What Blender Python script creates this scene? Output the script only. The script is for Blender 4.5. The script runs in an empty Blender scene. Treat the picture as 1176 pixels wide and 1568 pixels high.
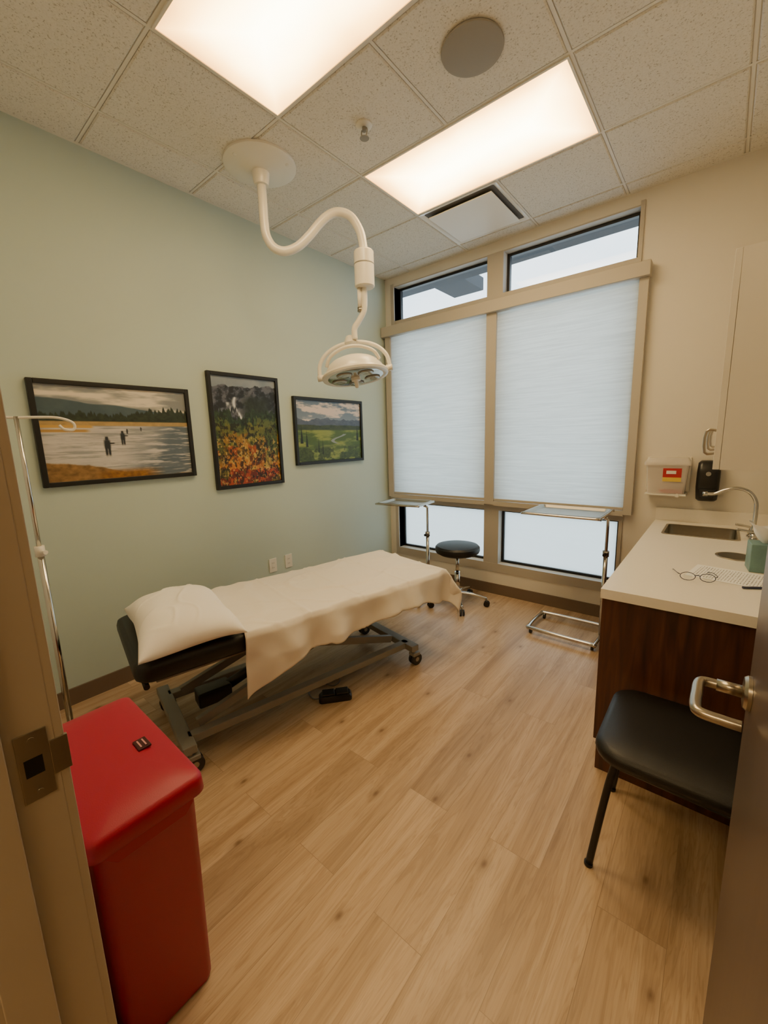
import bpy, math, random
import numpy as np
from mathutils import Vector, Matrix, noise
random.seed(3)
H=1.47; CE=3.09; XL=-2.82; XR=.32; YW=3.52; YD=.105
S=bpy.context.scene
COL=S.collection

# ---------------------------------------------------------------- helpers
def lin(c):
    out=[]
    for v in c:
        v=v/255.0
        out.append(v/12.92 if v<=.04045 else ((v+.055)/1.055)**2.4)
    return out
def rgba(c): return tuple(lin(c))+(1.0,)
class N:
    def __init__(s,name):
        s.m=bpy.data.materials.new(name); s.m.use_nodes=True
        s.t=s.m.node_tree; s.b=s.t.nodes['Principled BSDF']; s.out=s.t.nodes['Material Output']
    def n(s,typ,**k):
        x=s.t.nodes.new(typ)
        for a,b in k.items(): setattr(x,a,b)
        return x
    def l(s,a,b): s.t.links.new(a,b)
    def coord(s,scale=(1,1,1),rot=(0,0,0),which='Object'):
        tc=s.n('ShaderNodeTexCoord'); mp=s.n('ShaderNodeMapping')
        mp.inputs['Scale'].default_value=scale; mp.inputs['Rotation'].default_value=rot
        s.l(tc.outputs[which],mp.inputs[0]); return mp.outputs[0]
    def mix(s,fac,a,b,mode='MIX'):
        m=s.n('ShaderNodeMix',data_type='RGBA',blend_type=mode)
        for i,v in ((0,fac),(6,a),(7,b)):
            if isinstance(v,bpy.types.NodeSocket): s.l(v,m.inputs[i])
            else: m.inputs[i].default_value=v
        return m.outputs[2]
    def math(s,op,a,b=0.0,c=None):
        m=s.n('ShaderNodeMath',operation=op)
        for i,v in enumerate((a,b) if c is None else (a,b,c)):
            if isinstance(v,bpy.types.NodeSocket): s.l(v,m.inputs[i])
            else: m.inputs[i].default_value=v
        return m.outputs[0]
    def ramp(s,fac,stops):
        r=s.n('ShaderNodeValToRGB'); s.l(fac,r.inputs[0])
        e=r.color_ramp.elements
        while len(e)<len(stops): e.new(.5)
        for i,(p,c) in enumerate(stops):
            e[i].position=p; e[i].color=c
        return r.outputs[0]
    def bump(s,h,strength=.2,dist=.01):
        b=s.n('ShaderNodeBump'); b.inputs['Strength'].default_value=strength; b.inputs['Distance'].default_value=dist
        s.l(h,b.inputs['Height']); s.l(b.outputs[0],s.b.inputs['Normal'])
def mat(name,c,rough=.5,metal=0,var=.05,ns=6,bump=0,bs=150,stretch=(1,1,1),trans=0,alpha=1,coat=0,spec=.5):
    k=N(name); v=k.coord(stretch)
    nz=k.n('ShaderNodeTexNoise'); nz.inputs['Scale'].default_value=ns; nz.inputs['Detail'].default_value=4
    k.l(v,nz.inputs['Vector'])
    a=[x*(1-var) for x in lin(c)]+[1]; b=[min(1,x*(1+var)) for x in lin(c)]+[1]
    k.l(k.mix(nz.outputs[0],tuple(a),tuple(b)),k.b.inputs['Base Color'])
    k.b.inputs['Roughness'].default_value=rough; k.b.inputs['Metallic'].default_value=metal
    k.b.inputs['Transmission Weight'].default_value=trans; k.b.inputs['Alpha'].default_value=alpha
    k.b.inputs['Coat Weight'].default_value=coat; k.b.inputs['Specular IOR Level'].default_value=spec
    if bump:
        n2=k.n('ShaderNodeTexNoise'); n2.inputs['Scale'].default_value=bs; n2.inputs['Detail'].default_value=3
        k.l(v,n2.inputs['Vector']); k.bump(n2.outputs[0],bump,.004)
    return k.m
def root(name,loc=(0,0,0),rz=0):
    o=bpy.data.objects.new(name,None); o.empty_display_size=.1
    o.location=loc; o.rotation_euler=(0,0,rz); COL.objects.link(o); return o
def mesh(name,verts,faces,m,parent=None,smooth=False,bevel=0,sub=0,M=None,bseg=3):
    me=bpy.data.meshes.new(name); me.from_pydata([tuple(v) for v in verts],[],faces); me.update()
    o=bpy.data.objects.new(name,me); COL.objects.link(o)
    me.materials.append(m)
    if smooth:
        for p in me.polygons: p.use_smooth=True
    if parent: o.parent=parent
    if M is not None: o.matrix_local=M
    if bevel:
        b=o.modifiers.new('bevel','BEVEL'); b.width=bevel; b.segments=bseg; b.limit_method='ANGLE'; b.angle_limit=math.radians(40)
        for p in me.polygons: p.use_smooth=True
        w=o.modifiers.new('wn','WEIGHTED_NORMAL')
    if sub:
        s=o.modifiers.new('sub','SUBSURF'); s.levels=sub; s.render_levels=sub
    return o
BF=[(0,3,2,1),(4,5,6,7),(0,1,5,4),(1,2,6,5),(2,3,7,6),(3,0,4,7)]
def bv(lo,hi):
    (a,b,c),(d,e,f)=lo,hi
    return [(a,b,c),(d,b,c),(d,e,c),(a,e,c),(a,b,f),(d,b,f),(d,e,f),(a,e,f)]
def box(name,lo,hi,m,parent=None,bevel=0,M=None):
    return mesh(name,bv(lo,hi),BF,m,parent,bevel=bevel,M=M)
def boxes(name,lst,m,parent=None,bevel=0,M=None):
    V=[];F=[]
    for lo,hi in lst:
        k=len(V); V+=bv(lo,hi); F+=[tuple(i+k for i in f) for f in BF]
    return mesh(name,V,F,m,parent,bevel=bevel,M=M)
def revolve(name,prof,m,parent=None,loc=(0,0,0),seg=40,M=None,smooth=True):
    V=[];F=[]
    for r,z in prof:
        for i in range(seg):
            a=2*math.pi*i/seg; V.append((loc[0]+r*math.cos(a),loc[1]+r*math.sin(a),loc[2]+z))
    for j in range(len(prof)-1):
        for i in range(seg):
            i2=(i+1)%seg; F.append((j*seg+i,j*seg+i2,(j+1)*seg+i2,(j+1)*seg+i))
    F.append(tuple(range(seg-1,-1,-1))); k=(len(prof)-1)*seg; F.append(tuple(k+i for i in range(seg)))
    o=mesh(name,V,F,m,parent,smooth=False,M=M)
    if smooth:
        for p in o.data.polygons[:-2]: p.use_smooth=True
        e=o.modifiers.new('es','EDGE_SPLIT'); e.split_angle=math.radians(35)
    return o
def cyl(name,p0,p1,r,m,parent=None,r2=None,seg=20,M=None):
    p0=Vector(p0);p1=Vector(p1); d=p1-p0
    q=d.to_track_quat('Z','Y'); r2=r if r2 is None else r2
    V=[];
    for k,(p,rr) in enumerate(((p0,r),(p1,r2))):
        for i in range(seg):
            a=2*math.pi*i/seg; V.append(p+q@Vector((rr*math.cos(a),rr*math.sin(a),0)))
    F=[(i,(i+1)%seg,seg+(i+1)%seg,seg+i) for i in range(seg)]+[tuple(range(seg-1,-1,-1)),tuple(range(seg,2*seg))]
    o=mesh(name,V,F,m,parent,M=M)
    for p in o.data.polygons[:-2]: p.use_smooth=True
    return o
def catmull(P,n,closed=False):
    P=[Vector(p) for p in P]; out=[]; L=len(P)
    rng=range(L) if closed else range(L-1)
    for i in rng:
        if closed: a,b,c,d=P[(i-1)%L],P[i],P[(i+1)%L],P[(i+2)%L]
        else: a=P[max(i-1,0)];b=P[i];c=P[i+1];d=P[min(i+2,L-1)]
        for k in range(n):
            t=k/n
            out.append(.5*((2*b)+(c-a)*t+(2*a-5*b+4*c-d)*t*t+(3*b-a-3*c+d)*t**3))
    if not closed: out.append(P[-1])
    return out
def sweep(name,pts,r,m,parent=None,n=6,seg=12,closed=False,M=None):
    P=catmull(pts,n,closed) if n>1 else [Vector(p) for p in pts]
    L=len(P); V=[];F=[]; up=None
    for i in range(L):
        if closed: t=(P[(i+1)%L]-P[i-1]).normalized()
        else: t=(P[min(i+1,L-1)]-P[max(i-1,0)]).normalized()
        if up is None:
            up=Vector((0,0,1)) if abs(t.z)<.9 else Vector((1,0,0))
        up=(up-t*up.dot(t)).normalized(); s=t.cross(up)
        rr=r(i/(L-1)) if callable(r) else r
        for k in range(seg):
            a=2*math.pi*k/seg; V.append(P[i]+(up*math.cos(a)+s*math.sin(a))*rr)
    for i in range(L if closed else L-1):
        j=(i+1)%L
        for k in range(seg):
            k2=(k+1)%seg; F.append((i*seg+k,i*seg+k2,j*seg+k2,j*seg+k))
    if not closed:
        F.append(tuple(range(seg-1,-1,-1))); F.append(tuple((L-1)*seg+k for k in range(seg)))
    return mesh(name,V,F,m,parent,smooth=True,M=M)
def rring(cx,cy,w,d,r,z,n=5):
    P=[]
    for (sx,sy,a0) in ((1,1,0),(-1,1,90),(-1,-1,180),(1,-1,270)):
        for k in range(n+1):
            a=math.radians(a0+90*k/n)
            P.append((cx+sx*(w/2-r)+r*math.cos(a),cy+sy*(d/2-r)+r*math.sin(a),z))
    return P
def loft(name,rings,m,parent=None,smooth=True,M=None,cap=True,split=40):
    n=len(rings[0]); V=[p for r in rings for p in r]; F=[]
    for j in range(len(rings)-1):
        for i in range(n):
            i2=(i+1)%n; F.append((j*n+i,j*n+i2,(j+1)*n+i2,(j+1)*n+i))
    if cap:
        F.append(tuple(range(n-1,-1,-1))); F.append(tuple((len(rings)-1)*n+i for i in range(n)))
    o=mesh(name,V,F,m,parent,smooth=smooth,M=M)
    if split:
        e=o.modifiers.new('es','EDGE_SPLIT'); e.split_angle=math.radians(split)
    return o

# ---------------------------------------------------------------- materials
m_sage=mat('paint_sage',(188,203,195),.75,var=.02,ns=2,bump=.06,bs=260)
m_cream=mat('paint_cream',(226,220,208),.75,var=.02,ns=2,bump=.06,bs=260)
m_trim=mat('trim_taupe_paint',(184,177,165),.5,var=.02)
m_base=mat('baseboard_vinyl_brown',(112,94,78),.5,var=.05)
m_white=mat('white_enamel',(232,228,218),.3,var=.02,coat=.3)
m_blackframe=mat('window_black_metal',(18,20,22),.4,var=.1)
m_black=mat('black_vinyl',(15,14,15),.45,var=.15,bump=.15,bs=300)
m_blackmetal=mat('black_powdercoat',(14,14,16),.4,var=.1)
m_chrome=mat('chrome',(200,198,192),.14,1,var=.03)
m_steel=mat('brushed_steel',(170,165,155),.3,1,var=.08,ns=40,stretch=(1,8,1))
m_nickel=mat('satin_nickel',(172,164,150),.28,1,var=.05)
m_grey=mat('grey_frame_paint',(140,137,130),.45,var=.04)
m_red=mat('red_plastic',(166,3,50),.42,var=.06,ns=3,bump=.08,bs=400)
m_darkred=mat('red_plastic_dark',(60,6,14),.5,var=.1)
m_counter=mat('countertop_solid_surface',(236,230,218),.35,var=.03,ns=60)
m_lam=mat('cabinet_laminate_cream',(234,230,221),.45,var=.015)
m_wplastic=mat('white_plastic',(228,224,213),.4,var=.02)
m_sheet=mat('cotton_sheet',(238,231,220),.85,var=.02,ns=3,bump=.12,bs=500)
m_pillow=mat('pillow_cotton',(248,244,237),.85,var=.02,ns=3,bump=.12,bs=400)
m_blackp=mat('black_plastic',(18,18,20),.3,var=.1)
m_clear=mat('clear_plastic',(238,230,222),.15,var=.02,alpha=.42)
m_teal=mat('tissue_box_print',(110,146,146),.5,var=.45,ns=14)
m_yellow=mat('label_yellow',(222,190,70),.5)
m_labred=mat('label_red',(178,34,48),.5)
m_pink=mat('label_pink',(214,150,150),.5)
m_doorw=mat('door_walnut_stain',(92,76,62),.34,var=.18,ns=5,stretch=(6,6,.6))
m_jamb=mat('door_frame_paint',(176,163,144),.42,var=.02)
m_concrete=mat('exterior_concrete',(190,190,186),.8,var=.06)
m_roof=mat('eave_dark',(52,56,62),.7,var=.1)
m_greysp=mat('speaker_grille',(150,145,136),.7,var=.04,bump=.4,bs=900)
m_shadow=mat('plenum_shade_grey',(96,94,90),.8,var=.05)  # dark grey stands in for the shade behind the diffuser face
m_tissue=mat('tissue_paper',(244,246,248),.8,var=.02)
m_navy=mat('eyeglass_frame_navy',(30,38,70),.3,var=.1)
m_rubber=mat('caster_rubber',(52,50,48),.6,var=.05)

def wood_dark():
    k=N('walnut_laminate'); v=k.coord((9,9,.8))
    nz=k.n('ShaderNodeTexNoise'); nz.inputs['Scale'].default_value=3.2; nz.inputs['Detail'].default_value=7; nz.inputs['Distortion'].default_value=.6
    k.l(v,nz.inputs['Vector'])
    k.l(k.ramp(nz.outputs[0],[(.25,rgba((46,25,18))),(.5,rgba((76,42,29))),(.75,rgba((104,62,42)))]),k.b.inputs['Base Color'])
    k.b.inputs['Roughness'].default_value=.35; return k.m
m_wood=wood_dark()
def floor_mat():
    k=N('oak_vinyl_plank')
    tc=k.n('ShaderNodeTexCoord'); sp=k.n('ShaderNodeSeparateXYZ'); k.l(tc.outputs['Object'],sp.inputs[0])
    cb=k.n('ShaderNodeCombineXYZ'); k.l(sp.outputs[1],cb.inputs[0]); k.l(sp.outputs[0],cb.inputs[1])
    br=k.n('ShaderNodeTexBrick'); k.l(cb.outputs[0],br.inputs[0]); br.offset=.37; br.offset_frequency=2
    for a,b in (('Scale',1.0),('Mortar Size',.0009),('Mortar Smooth',.3),('Bias',0.0),('Brick Width',1.22),('Row Height',.182)): br.inputs[a].default_value=b
    br.inputs['Color1'].default_value=(0,0,0,1); br.inputs['Color2'].default_value=(1,1,1,1); br.inputs['Mortar'].default_value=(.5,.5,.5,1)
    off=k.math('MULTIPLY',br.outputs['Color'],37.0)
    yy=k.math('ADD',sp.outputs[1],off); xx=k.math('ADD',sp.outputs[0],k.math('MULTIPLY',off,.31))
    g=k.n('ShaderNodeCombineXYZ'); k.l(k.math('MULTIPLY',xx,12.0),g.inputs[0]); k.l(k.math('MULTIPLY',yy,.9),g.inputs[1])
    n1=k.n('ShaderNodeTexNoise'); n1.inputs['Scale'].default_value=1.0; n1.inputs['Detail'].default_value=5; n1.inputs['Roughness'].default_value=.55; n1.inputs['Distortion'].default_value=.7
    k.l(g.outputs[0],n1.inputs['Vector'])
    g2=k.n('ShaderNodeCombineXYZ'); k.l(k.math('MULTIPLY',xx,170.0),g2.inputs[0]); k.l(k.math('MULTIPLY',yy,5.0),g2.inputs[1])
    n2=k.n('ShaderNodeTexNoise'); n2.inputs['Scale'].default_value=1.0; n2.inputs['Detail'].default_value=3
    k.l(g2.outputs[0],n2.inputs['Vector'])
    base=k.ramp(n1.outputs[0],[(.25,rgba((152,124,94))),(.43,rgba((182,154,121))),(.58,rgba((198,171,139))),(.78,rgba((212,188,158)))])
    # cathedral growth rings = contour lines of the smooth noise
    ring=k.math('SINE',k.math('MULTIPLY',n1.outputs[0],95.0))
    rr=k.ramp(k.math('MULTIPLY_ADD',ring,.5,.5),[(0,(.78,.74,.70,1)),(.35,(1,1,1,1))])
    base=k.mix(.55,base,rr,'MULTIPLY')
    tone=k.ramp(br.outputs['Color'],[(0,(.88,.87,.86,1)),(1,(1.07,1.07,1.07,1))])
    c=k.mix(1.0,base,tone,'MULTIPLY')
    c=k.mix(.45,c,k.ramp(n2.outputs[0],[(.3,(.72,.70,.68,1)),(.65,(1.04,1.04,1.04,1))]),'MULTIPLY')
    # sparse knots
    g3=k.n('ShaderNodeCombineXYZ'); k.l(k.math('MULTIPLY',sp.outputs[0],4.2),g3.inputs[0]); k.l(k.math('MULTIPLY',sp.outputs[1],2.3),g3.inputs[1])
    vo=k.n('ShaderNodeTexVoronoi'); vo.inputs['Scale'].default_value=1.0; vo.voronoi_dimensions='2D'; vo.inputs['Randomness'].default_value=1
    k.l(g3.outputs[0],vo.inputs['Vector'])
    sc=k.n('ShaderNodeSeparateColor'); k.l(vo.outputs['Color'],sc.inputs[0])
    kn=k.ramp(vo.outputs['Distance'],[(.0,(.9,.9,.9,1)),(.025,(.65,.65,.65,1)),(.05,(.25,.25,.25,1)),(.13,(0,0,0,1))])
    c=k.mix(k.math('MULTIPLY',kn,k.math('GREATER_THAN',sc.outputs[0],.55)),c,rgba((108,80,54)))
    c=k.mix(k.math('MULTIPLY',br.outputs['Fac'],.5),c,rgba((104,82,62)))
    k.l(c,k.b.inputs['Base Color']); k.b.inputs['Roughness'].default_value=.36
    k.b.inputs['Specular IOR Level'].default_value=.5
    k.bump(n2.outputs[0],.06,.002); return k.m
m_floor=floor_mat()
def tile_mat():
    k=N('acoustic_ceiling_tile'); v=k.coord()
    n1=k.n('ShaderNodeTexNoise'); n1.inputs['Scale'].default_value=130; n1.inputs['Detail'].default_value=3; n1.inputs['Roughness'].default_value=.6; k.l(v,n1.inputs['Vector'])
    r=k.ramp(n1.outputs[0],[(.33,rgba((172,167,156))),(.40,rgba((220,216,207))),(.6,rgba((228,224,216)))])
    k.l(r,k.b.inputs['Base Color']); k.b.inputs['Roughness'].default_value=.95; k.b.inputs['Specular IOR Level'].default_value=.1
    k.bump(n1.outputs[0],.35,.004); return k.m
m_tile=tile_mat()
m_grid=mat('ceiling_grid_paint',(224,220,210),.6,var=.02)
def emis_panel():
    k=N('light_diffuser'); tc=k.n('ShaderNodeTexCoord'); sp=k.n('ShaderNodeSeparateXYZ'); k.l(tc.outputs['Object'],sp.inputs[0])
    ex=k.math('SUBTRACT',.61,k.math('ABSOLUTE',sp.outputs[0])); ey=k.math('SUBTRACT',.305,k.math('ABSOLUTE',sp.outputs[1]))
    d=k.math('MINIMUM',ex,ey)
    nz=k.n('ShaderNodeTexNoise'); nz.inputs['Scale'].default_value=2.5; k.l(tc.outputs['Object'],nz.inputs['Vector'])
    d=k.math('ADD',d,k.math('MULTIPLY',k.math('SUBTRACT',nz.outputs[0],.5),.12))
    c=k.ramp(d,[(.0,(.28,.115,.02,1)),(.07,(.55,.30,.075,1)),(.16,(.85,.60,.26,1)),(.28,(1,.83,.54,1))])
    k.b.inputs['Base Color'].default_value=(.8,.8,.75,1)
    k.l(c,k.b.inputs['Emission Color']); k.b.inputs['Emission Strength'].default_value=16.0
    return k.m
m_panel=emis_panel()
def shade_mat(name,transm,c,slub=True):
    k=N(name); v=k.coord((2.5,1,60))
    n1=k.n('ShaderNodeTexNoise'); n1.inputs['Scale'].default_value=1.6; n1.inputs['Detail'].default_value=5; k.l(v,n1.inputs['Vector'])
    a=[x*(.82 if slub else .98) for x in lin(c)]+[1]; b=[x for x in lin(c)]+[1]
    col=k.mix(k.ramp(n1.outputs[0],[(.3,(0,0,0,1)),(.7,(1,1,1,1))]),tuple(a),tuple(b))
    tr=k.n('ShaderNodeBsdfTranslucent'); df=k.n('ShaderNodeBsdfDiffuse'); mx=k.n('ShaderNodeMixShader')
    k.l(col,tr.inputs[0]); k.l(col,df.inputs[0]); mx.inputs[0].default_value=transm
    k.l(df.outputs[0],mx.inputs[1]); k.l(tr.outputs[0],mx.inputs[2]); k.l(mx.outputs[0],k.out.inputs[0]); return k.m
m_shade=shade_mat('shade_fabric',.6,(232,238,234))
m_frost=shade_mat('frosted_glass',.85,(246,250,248),False)
def glass_mat():
    k=N('window_glass'); t=k.n('ShaderNodeBsdfTransparent'); g=k.n('ShaderNodeBsdfGlossy'); g.inputs['Roughness'].default_value=.02
    nz=k.n('ShaderNodeTexNoise'); k.l(k.mix(nz.outputs[0],(.95,.97,.97,1),(.97,.98,.98,1)),t.inputs[0])
    mx=k.n('ShaderNodeMixShader'); mx.inputs[0].default_value=.05; k.l(t.outputs[0],mx.inputs[1]); k.l(g.outputs[0],mx.inputs[2]); k.l(mx.outputs[0],k.out.inputs[0]); return k.m
m_glass=glass_mat()

# ---------------------------------------------------------------- room shell
box('floor',(XL-.1,-1.9,-.08),(XR+.1+1.2,YW+.12,0),m_floor)
box('wall_left',(XL-.1,YD-.13,0),(XL,YW+.12,CE),m_sage)
box('wall_right',(XR,YD-.13,0),(XR+.1,YW+.12,CE),m_cream)
WB=YW+.12
boxes('wall_back',[((XL,YW,0),(-2.70,WB,CE)),((-.57,YW,0),(XR,WB,CE)),((-2.70,YW,0),(-.57,WB,.22)),((-2.70,YW,3.0),(-.57,WB,CE))],m_cream)
JX0=-.79; JX1=.132; DT=2.15
boxes('wall_front',[((XL,YD-.13,0),(JX0-.03,YD,CE)),((JX1+.03,YD-.13,0),(XR,YD,CE)),((JX0-.03,YD-.13,DT+.03),(JX1+.03,YD,CE))],m_cream)
# hallway behind the doorway
boxes('wall_hallway',[((XL,-1.9,0),(XR+1.2,-1.8,2.7)),((XL-.1,-1.9,0),(XL,YD-.13,2.7)),((XR+1.2,-1.9,0),(XR+1.3,YD-.13,2.7)),((XR+.1,YD-.2,0),(XR+1.2,YD-.13,2.7))],m_cream)
box('ceiling_hallway',(XL-.1,-1.9,2.7),(XR+1.3,YD-.13,2.78),m_tile)
hall_fill=root('hallway_fill_panel',(-.4,-.95,2.685)); box('diffuser',(-.6,-.3,-.002),(.6,.3,.012),m_panel,hall_fill)  # unseen hallway lamp, added to brighten the door jamb
# baseboards
box('baseboard_left',(XL,YD+.012,0),(XL+.012,YW-.012,.10),m_base)
box('baseboard_back',(XL,YW-.012,0),(-.34,YW,.10),m_base)
box('baseboard_front',(XL,YD,0),(JX0-.08,YD+.012,.10),m_base)
# ceiling
box('ceiling',(XL-.1,YD-.13,CE),(XR+.1,YW+.12,CE+.08),m_grid)
GX=[XL,-2.481,-1.871,-1.261,-.651,-.041,XR]; GY=[YD,.295,.905,1.515,2.125,2.735,3.345,YW]
V=[];F=[]
for i in range(6):
    for j in range(7):
        if i in (2,3) and j in (2,4): continue
        if i==2 and j==5: continue
        x0,x1=GX[i]+.011,GX[i+1]-.011; y0,y1=GY[j]+.011,GY[j+1]-.011
        if i==0: x0=GX[0]+.02
        if i==5: x1=GX[6]-.02
        if j==6: y1=YW-.022
        b=.006; k=len(V)
        V+=[(x0,y0,CE),(x1,y0,CE),(x1,y1,CE),(x0,y1,CE),(x0,y0,CE-.004),(x1,y0,CE-.004),(x1,y1,CE-.004),(x0,y1,CE-.004),
            (x0+b,y0+b,CE-.010),(x1-b,y0+b,CE-.010),(x1-b,y1-b,CE-.010),(x0+b,y1-b,CE-.010)]
        F+=[(k+0,k+1,k+5,k+4),(k+1,k+2,k+6,k+5),(k+2,k+3,k+7,k+6),(k+3,k+0,k+4,k+7),
            (k+4,k+5,k+9,k+8),(k+5,k+6,k+10,k+9),(k+6,k+7,k+11,k+10),(k+7,k+4,k+8,k+11),(k+8,k+9,k+10,k+11)]
mesh('ceiling_tiles',V,F,m_tile)
g=[]
for x in GX[1:-1]: g.append(((x-.007,YD,CE-.005),(x+.007,YW,CE)))
for y in GY[1:-1]: g.append(((XL,y-.007,CE-.0052),(XR,y+.007,CE)))
g+=[((XL,YD,CE-.006),(XL+.02,YW,CE)),((XR-.02,YD,CE-.006),(XR,YW,CE)),((XL,YW-.02,CE-.006),(XR,YW,CE))]
boxes('trim_ceiling_grid',g,m_grid)
for cy in (1.21,2.43):
    e=root('hallway_fill_panel',(-1.261,cy,CE))
    box('diffuser',(-.592,-.288,-.008),(.592,.288,-.001),m_panel,e)
    boxes('rim',[((-.602,-.298,-.012),(-.592,.298,-.001)),((.592,-.298,-.012),(.602,.298,-.001)),((-.592,-.298,-.012),(.592,-.288,-.001)),((-.592,.288,-.012),(.592,.298,-.001))],m_grid,e)
# speaker, sprinkler, diffuser
e=root('ceiling_speaker',(-.956,1.82,CE))
revolve('grille',[(.125,-.010),(.130,-.018),(.128,-.022),(.12,-.024),(.0001,-.026)],m_greysp,e,seg=56)
e=root('fire_sprinkler',(-1.575,1.83,CE-.010))
revolve('escutcheon',[(.042,0),(.041,-.006),(.026,-.012),(.014,-.012)],m_wplastic,e)
cyl('stem',(0,0,-.01),(0,0,-.03),.011,m_grey,e)
sweep('yoke',[(.016,0,-.02),(.020,0,-.035),(.010,0,-.055),(0,0,-.06),(-.010,0,-.055),(-.020,0,-.035),(-.016,0,-.02)],.0038,m_grey,e)
revolve('deflector',[(.004,-.058),(.024,-.060),(.024,-.063),(.002,-.064)],m_grey,e)
e=root('air_supply_diffuser',(-1.566,3.04,CE))
loft('frame',[rring(0,0,.60,.60,.01,0,2),rring(0,0,.60,.60,.01,-.012,2),rring(0,0,.57,.57,.01,-.010,2),rring(0,0,.53,.53,.01,-.001,2)],m_white,e,cap=False)
box('backplate',(-.27,-.27,-.003),(.27,.27,-.001),m_shadow,e)
box('face_plate',(-.245,-.245,-.028),(.245,.245,-.020),m_lam,e,bevel=.004)
for sx in (-1,1):
    for sy in (-1,1): cyl('hanger',(sx*.18,sy*.18,-.021),(sx*.18,sy*.18,-.002),.006,m_grey,e)

# ---------------------------------------------------------------- windows
MX0,MX1=-1.69,-1.545
Z=dict(l0=.30,l1=.81,m0=.90,m1=2.56,t0=2.67,t1=2.99)
boxes('trim_window_frame',[((-2.70,YW-.008,.22),(-.57,WB,Z['l0'])),((-2.70,YW-.006,Z['l1']),(-.57,WB,Z['m0'])),((-2.70,YW-.006,Z['m1']),(-.57,WB,Z['t0'])),
   ((MX0,YW-.004,Z['l0']),(MX1,WB,3.0)),((-2.70,YW-.002,Z['t1']),(-.57,WB,3.0)),
   ((-2.74,YW-.012,.22),(-2.70,WB,3.02)),((-.57,YW-.012,.22),(-.545,WB,3.02))],m_trim)
wi=0
for (x0,x1) in ((-2.70,MX0),(MX1,-.57)):
    for (z0,z1,kind) in ((Z['l0'],Z['l1'],1),(Z['m0'],Z['m1'],0),(Z['t0'],Z['t1'],0)):
        wi+=1; e=root('window_%d'%wi); f=.022; ya,yb=YW+.075,YW+.115
        boxes('sash',[((x0,ya,z0),(x0+f,yb,z1)),((x1-f,ya,z0),(x1,yb,z1)),((x0+f,ya,z0),(x1-f,yb,z0+f)),((x0+f,ya,z1-f),(x1-f,yb,z1))],m_blackframe,e,bevel=.002)
        if kind: box('pane',(x0+f,YW+.093,z0+f),(x1-f,YW+.095,z1-f),m_frost,e)
        else: box('pane',(x0+f,YW+.093,z0+f),(x1-f,YW+.099,z1-f),m_glass,e)
e=root('shade_valance'); box('fascia',(-2.815,YW-.095,2.515),(-.475,YW-.013,2.61),m_trim,e,bevel=.004)
boxes('trim_shade_channel',[((-.54,YW-.06,.87),(-.485,YW-.013,2.514)),((-2.79,YW-.06,.87),(-2.725,YW-.013,2.514)),((-1.665,YW-.06,.87),(-1.575,YW-.013,2.514)),((-2.725,YW-.06,.86),(-1.665,YW-.013,.9)),((-1.575,YW-.06,.86),(-.54,YW-.013,.9))],m_trim)
for x0,x1 in ((-2.722,-1.668),(-1.572,-.543)):
    e=root('roller_shade')
    n=24; V=[];F=[]
    for j in range(n+1):
        z=.925+(2.51-.925)*j/n
        for i in range(13):
            x=x0+(x1-x0)*i/12; V.append((x,YW-.045+.002*math.sin(i*.9+j*.35),z))
    for j in range(n):
        for i in range(12): a=j*13+i; F.append((a,a+1,a+14,a+13))
    mesh('fabric',V,F,m_shade,e,smooth=True)
    box('hem_bar',(x0,YW-.052,.903),(x1,YW-.036,.925),m_trim,e,bevel=.003)
# exterior
box('exterior_ground',(-9,WB+.02,-.35),(7,12,-.25),m_concrete)
boxes('exterior_eave',[((-6,WB+.01,3.06),(4,WB+.36,3.25)),((-2.62,WB+.36,3.12),(-2.25,WB+.95,3.25))],m_roof)

# ---------------------------------------------------------------- door frame + door
boxes('trim_door_frame',[((JX0-.03,-.055,0),(JX0,YD+.002,DT)),((JX0-.055,YD,0),(JX0-.001,YD+.014,DT+.055)),((JX0-.055,-.04,0),(JX0-.001,-.026,DT+.055)),
    ((JX0,-.012,0),(JX0+.016,.046,DT)),
    ((JX1,-.055,0),(JX1+.03,YD+.002,DT)),((JX1-.016,-.012,0),(JX1,.046,DT)),((JX1+.001,YD,0),(JX1+.055,YD+.014,DT+.055)),
    ((JX0-.03,-.055,DT),(JX1+.03,YD+.002,DT+.03)),((JX0+.016,-.012,DT-.016),(JX1-.016,.046,DT))],m_jamb,bevel=.002)
e=root('door_strike_plate',(JX0,.076,.985))
boxes('plate',[((0,-.018,-.058),(.0022,.022,.058)),((0,.022,-.030),(.0022,.040,.030)),((-.004,.038,-.030),(.0022,.046,.030))],m_nickel,e,bevel=.0008)
box('latch_hole',(.0018,-.011,-.015),(.0026,.012,.015),m_blackp,e)
for z in (-.045,.045): cyl('screw',(.002,.002,z),(.0034,.002,z),.0045,m_nickel,e,seg=14)
e=root('door_1')
DX=.081
box('leaf',(DX,YD+.018,.012),(DX+.045,1.03,DT-.01),m_doorw,e,bevel=.002)
zl=.985; yl=.960
revolve('rose',[(.032,0),(.032,.006),(.028,.011),(.014,.013)],m_nickel,e,M=Matrix.Translation((DX-.0005,yl,zl))@Matrix.Rotation(-math.pi/2,4,'Y'))
cyl('latch_neck',(DX-.01,yl,zl),(.03,yl,zl),.0115,m_nickel,e)
sweep('lever',[(.045,yl,zl),(.014,yl,zl),(.004,yl-.012,zl),(.002,yl-.05,zl-.001),(.002,yl-.095,zl-.003),(.010,yl-.112,zl-.004),(.045,yl-.116,zl-.004),(.065,yl-.116,zl-.004)],.0092,m_nickel,e,n=8)
box('latch_plate',(DX+.01,1.0295,zl-.03),(DX+.035,1.0315,zl+.03),m_nickel,e)
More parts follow.
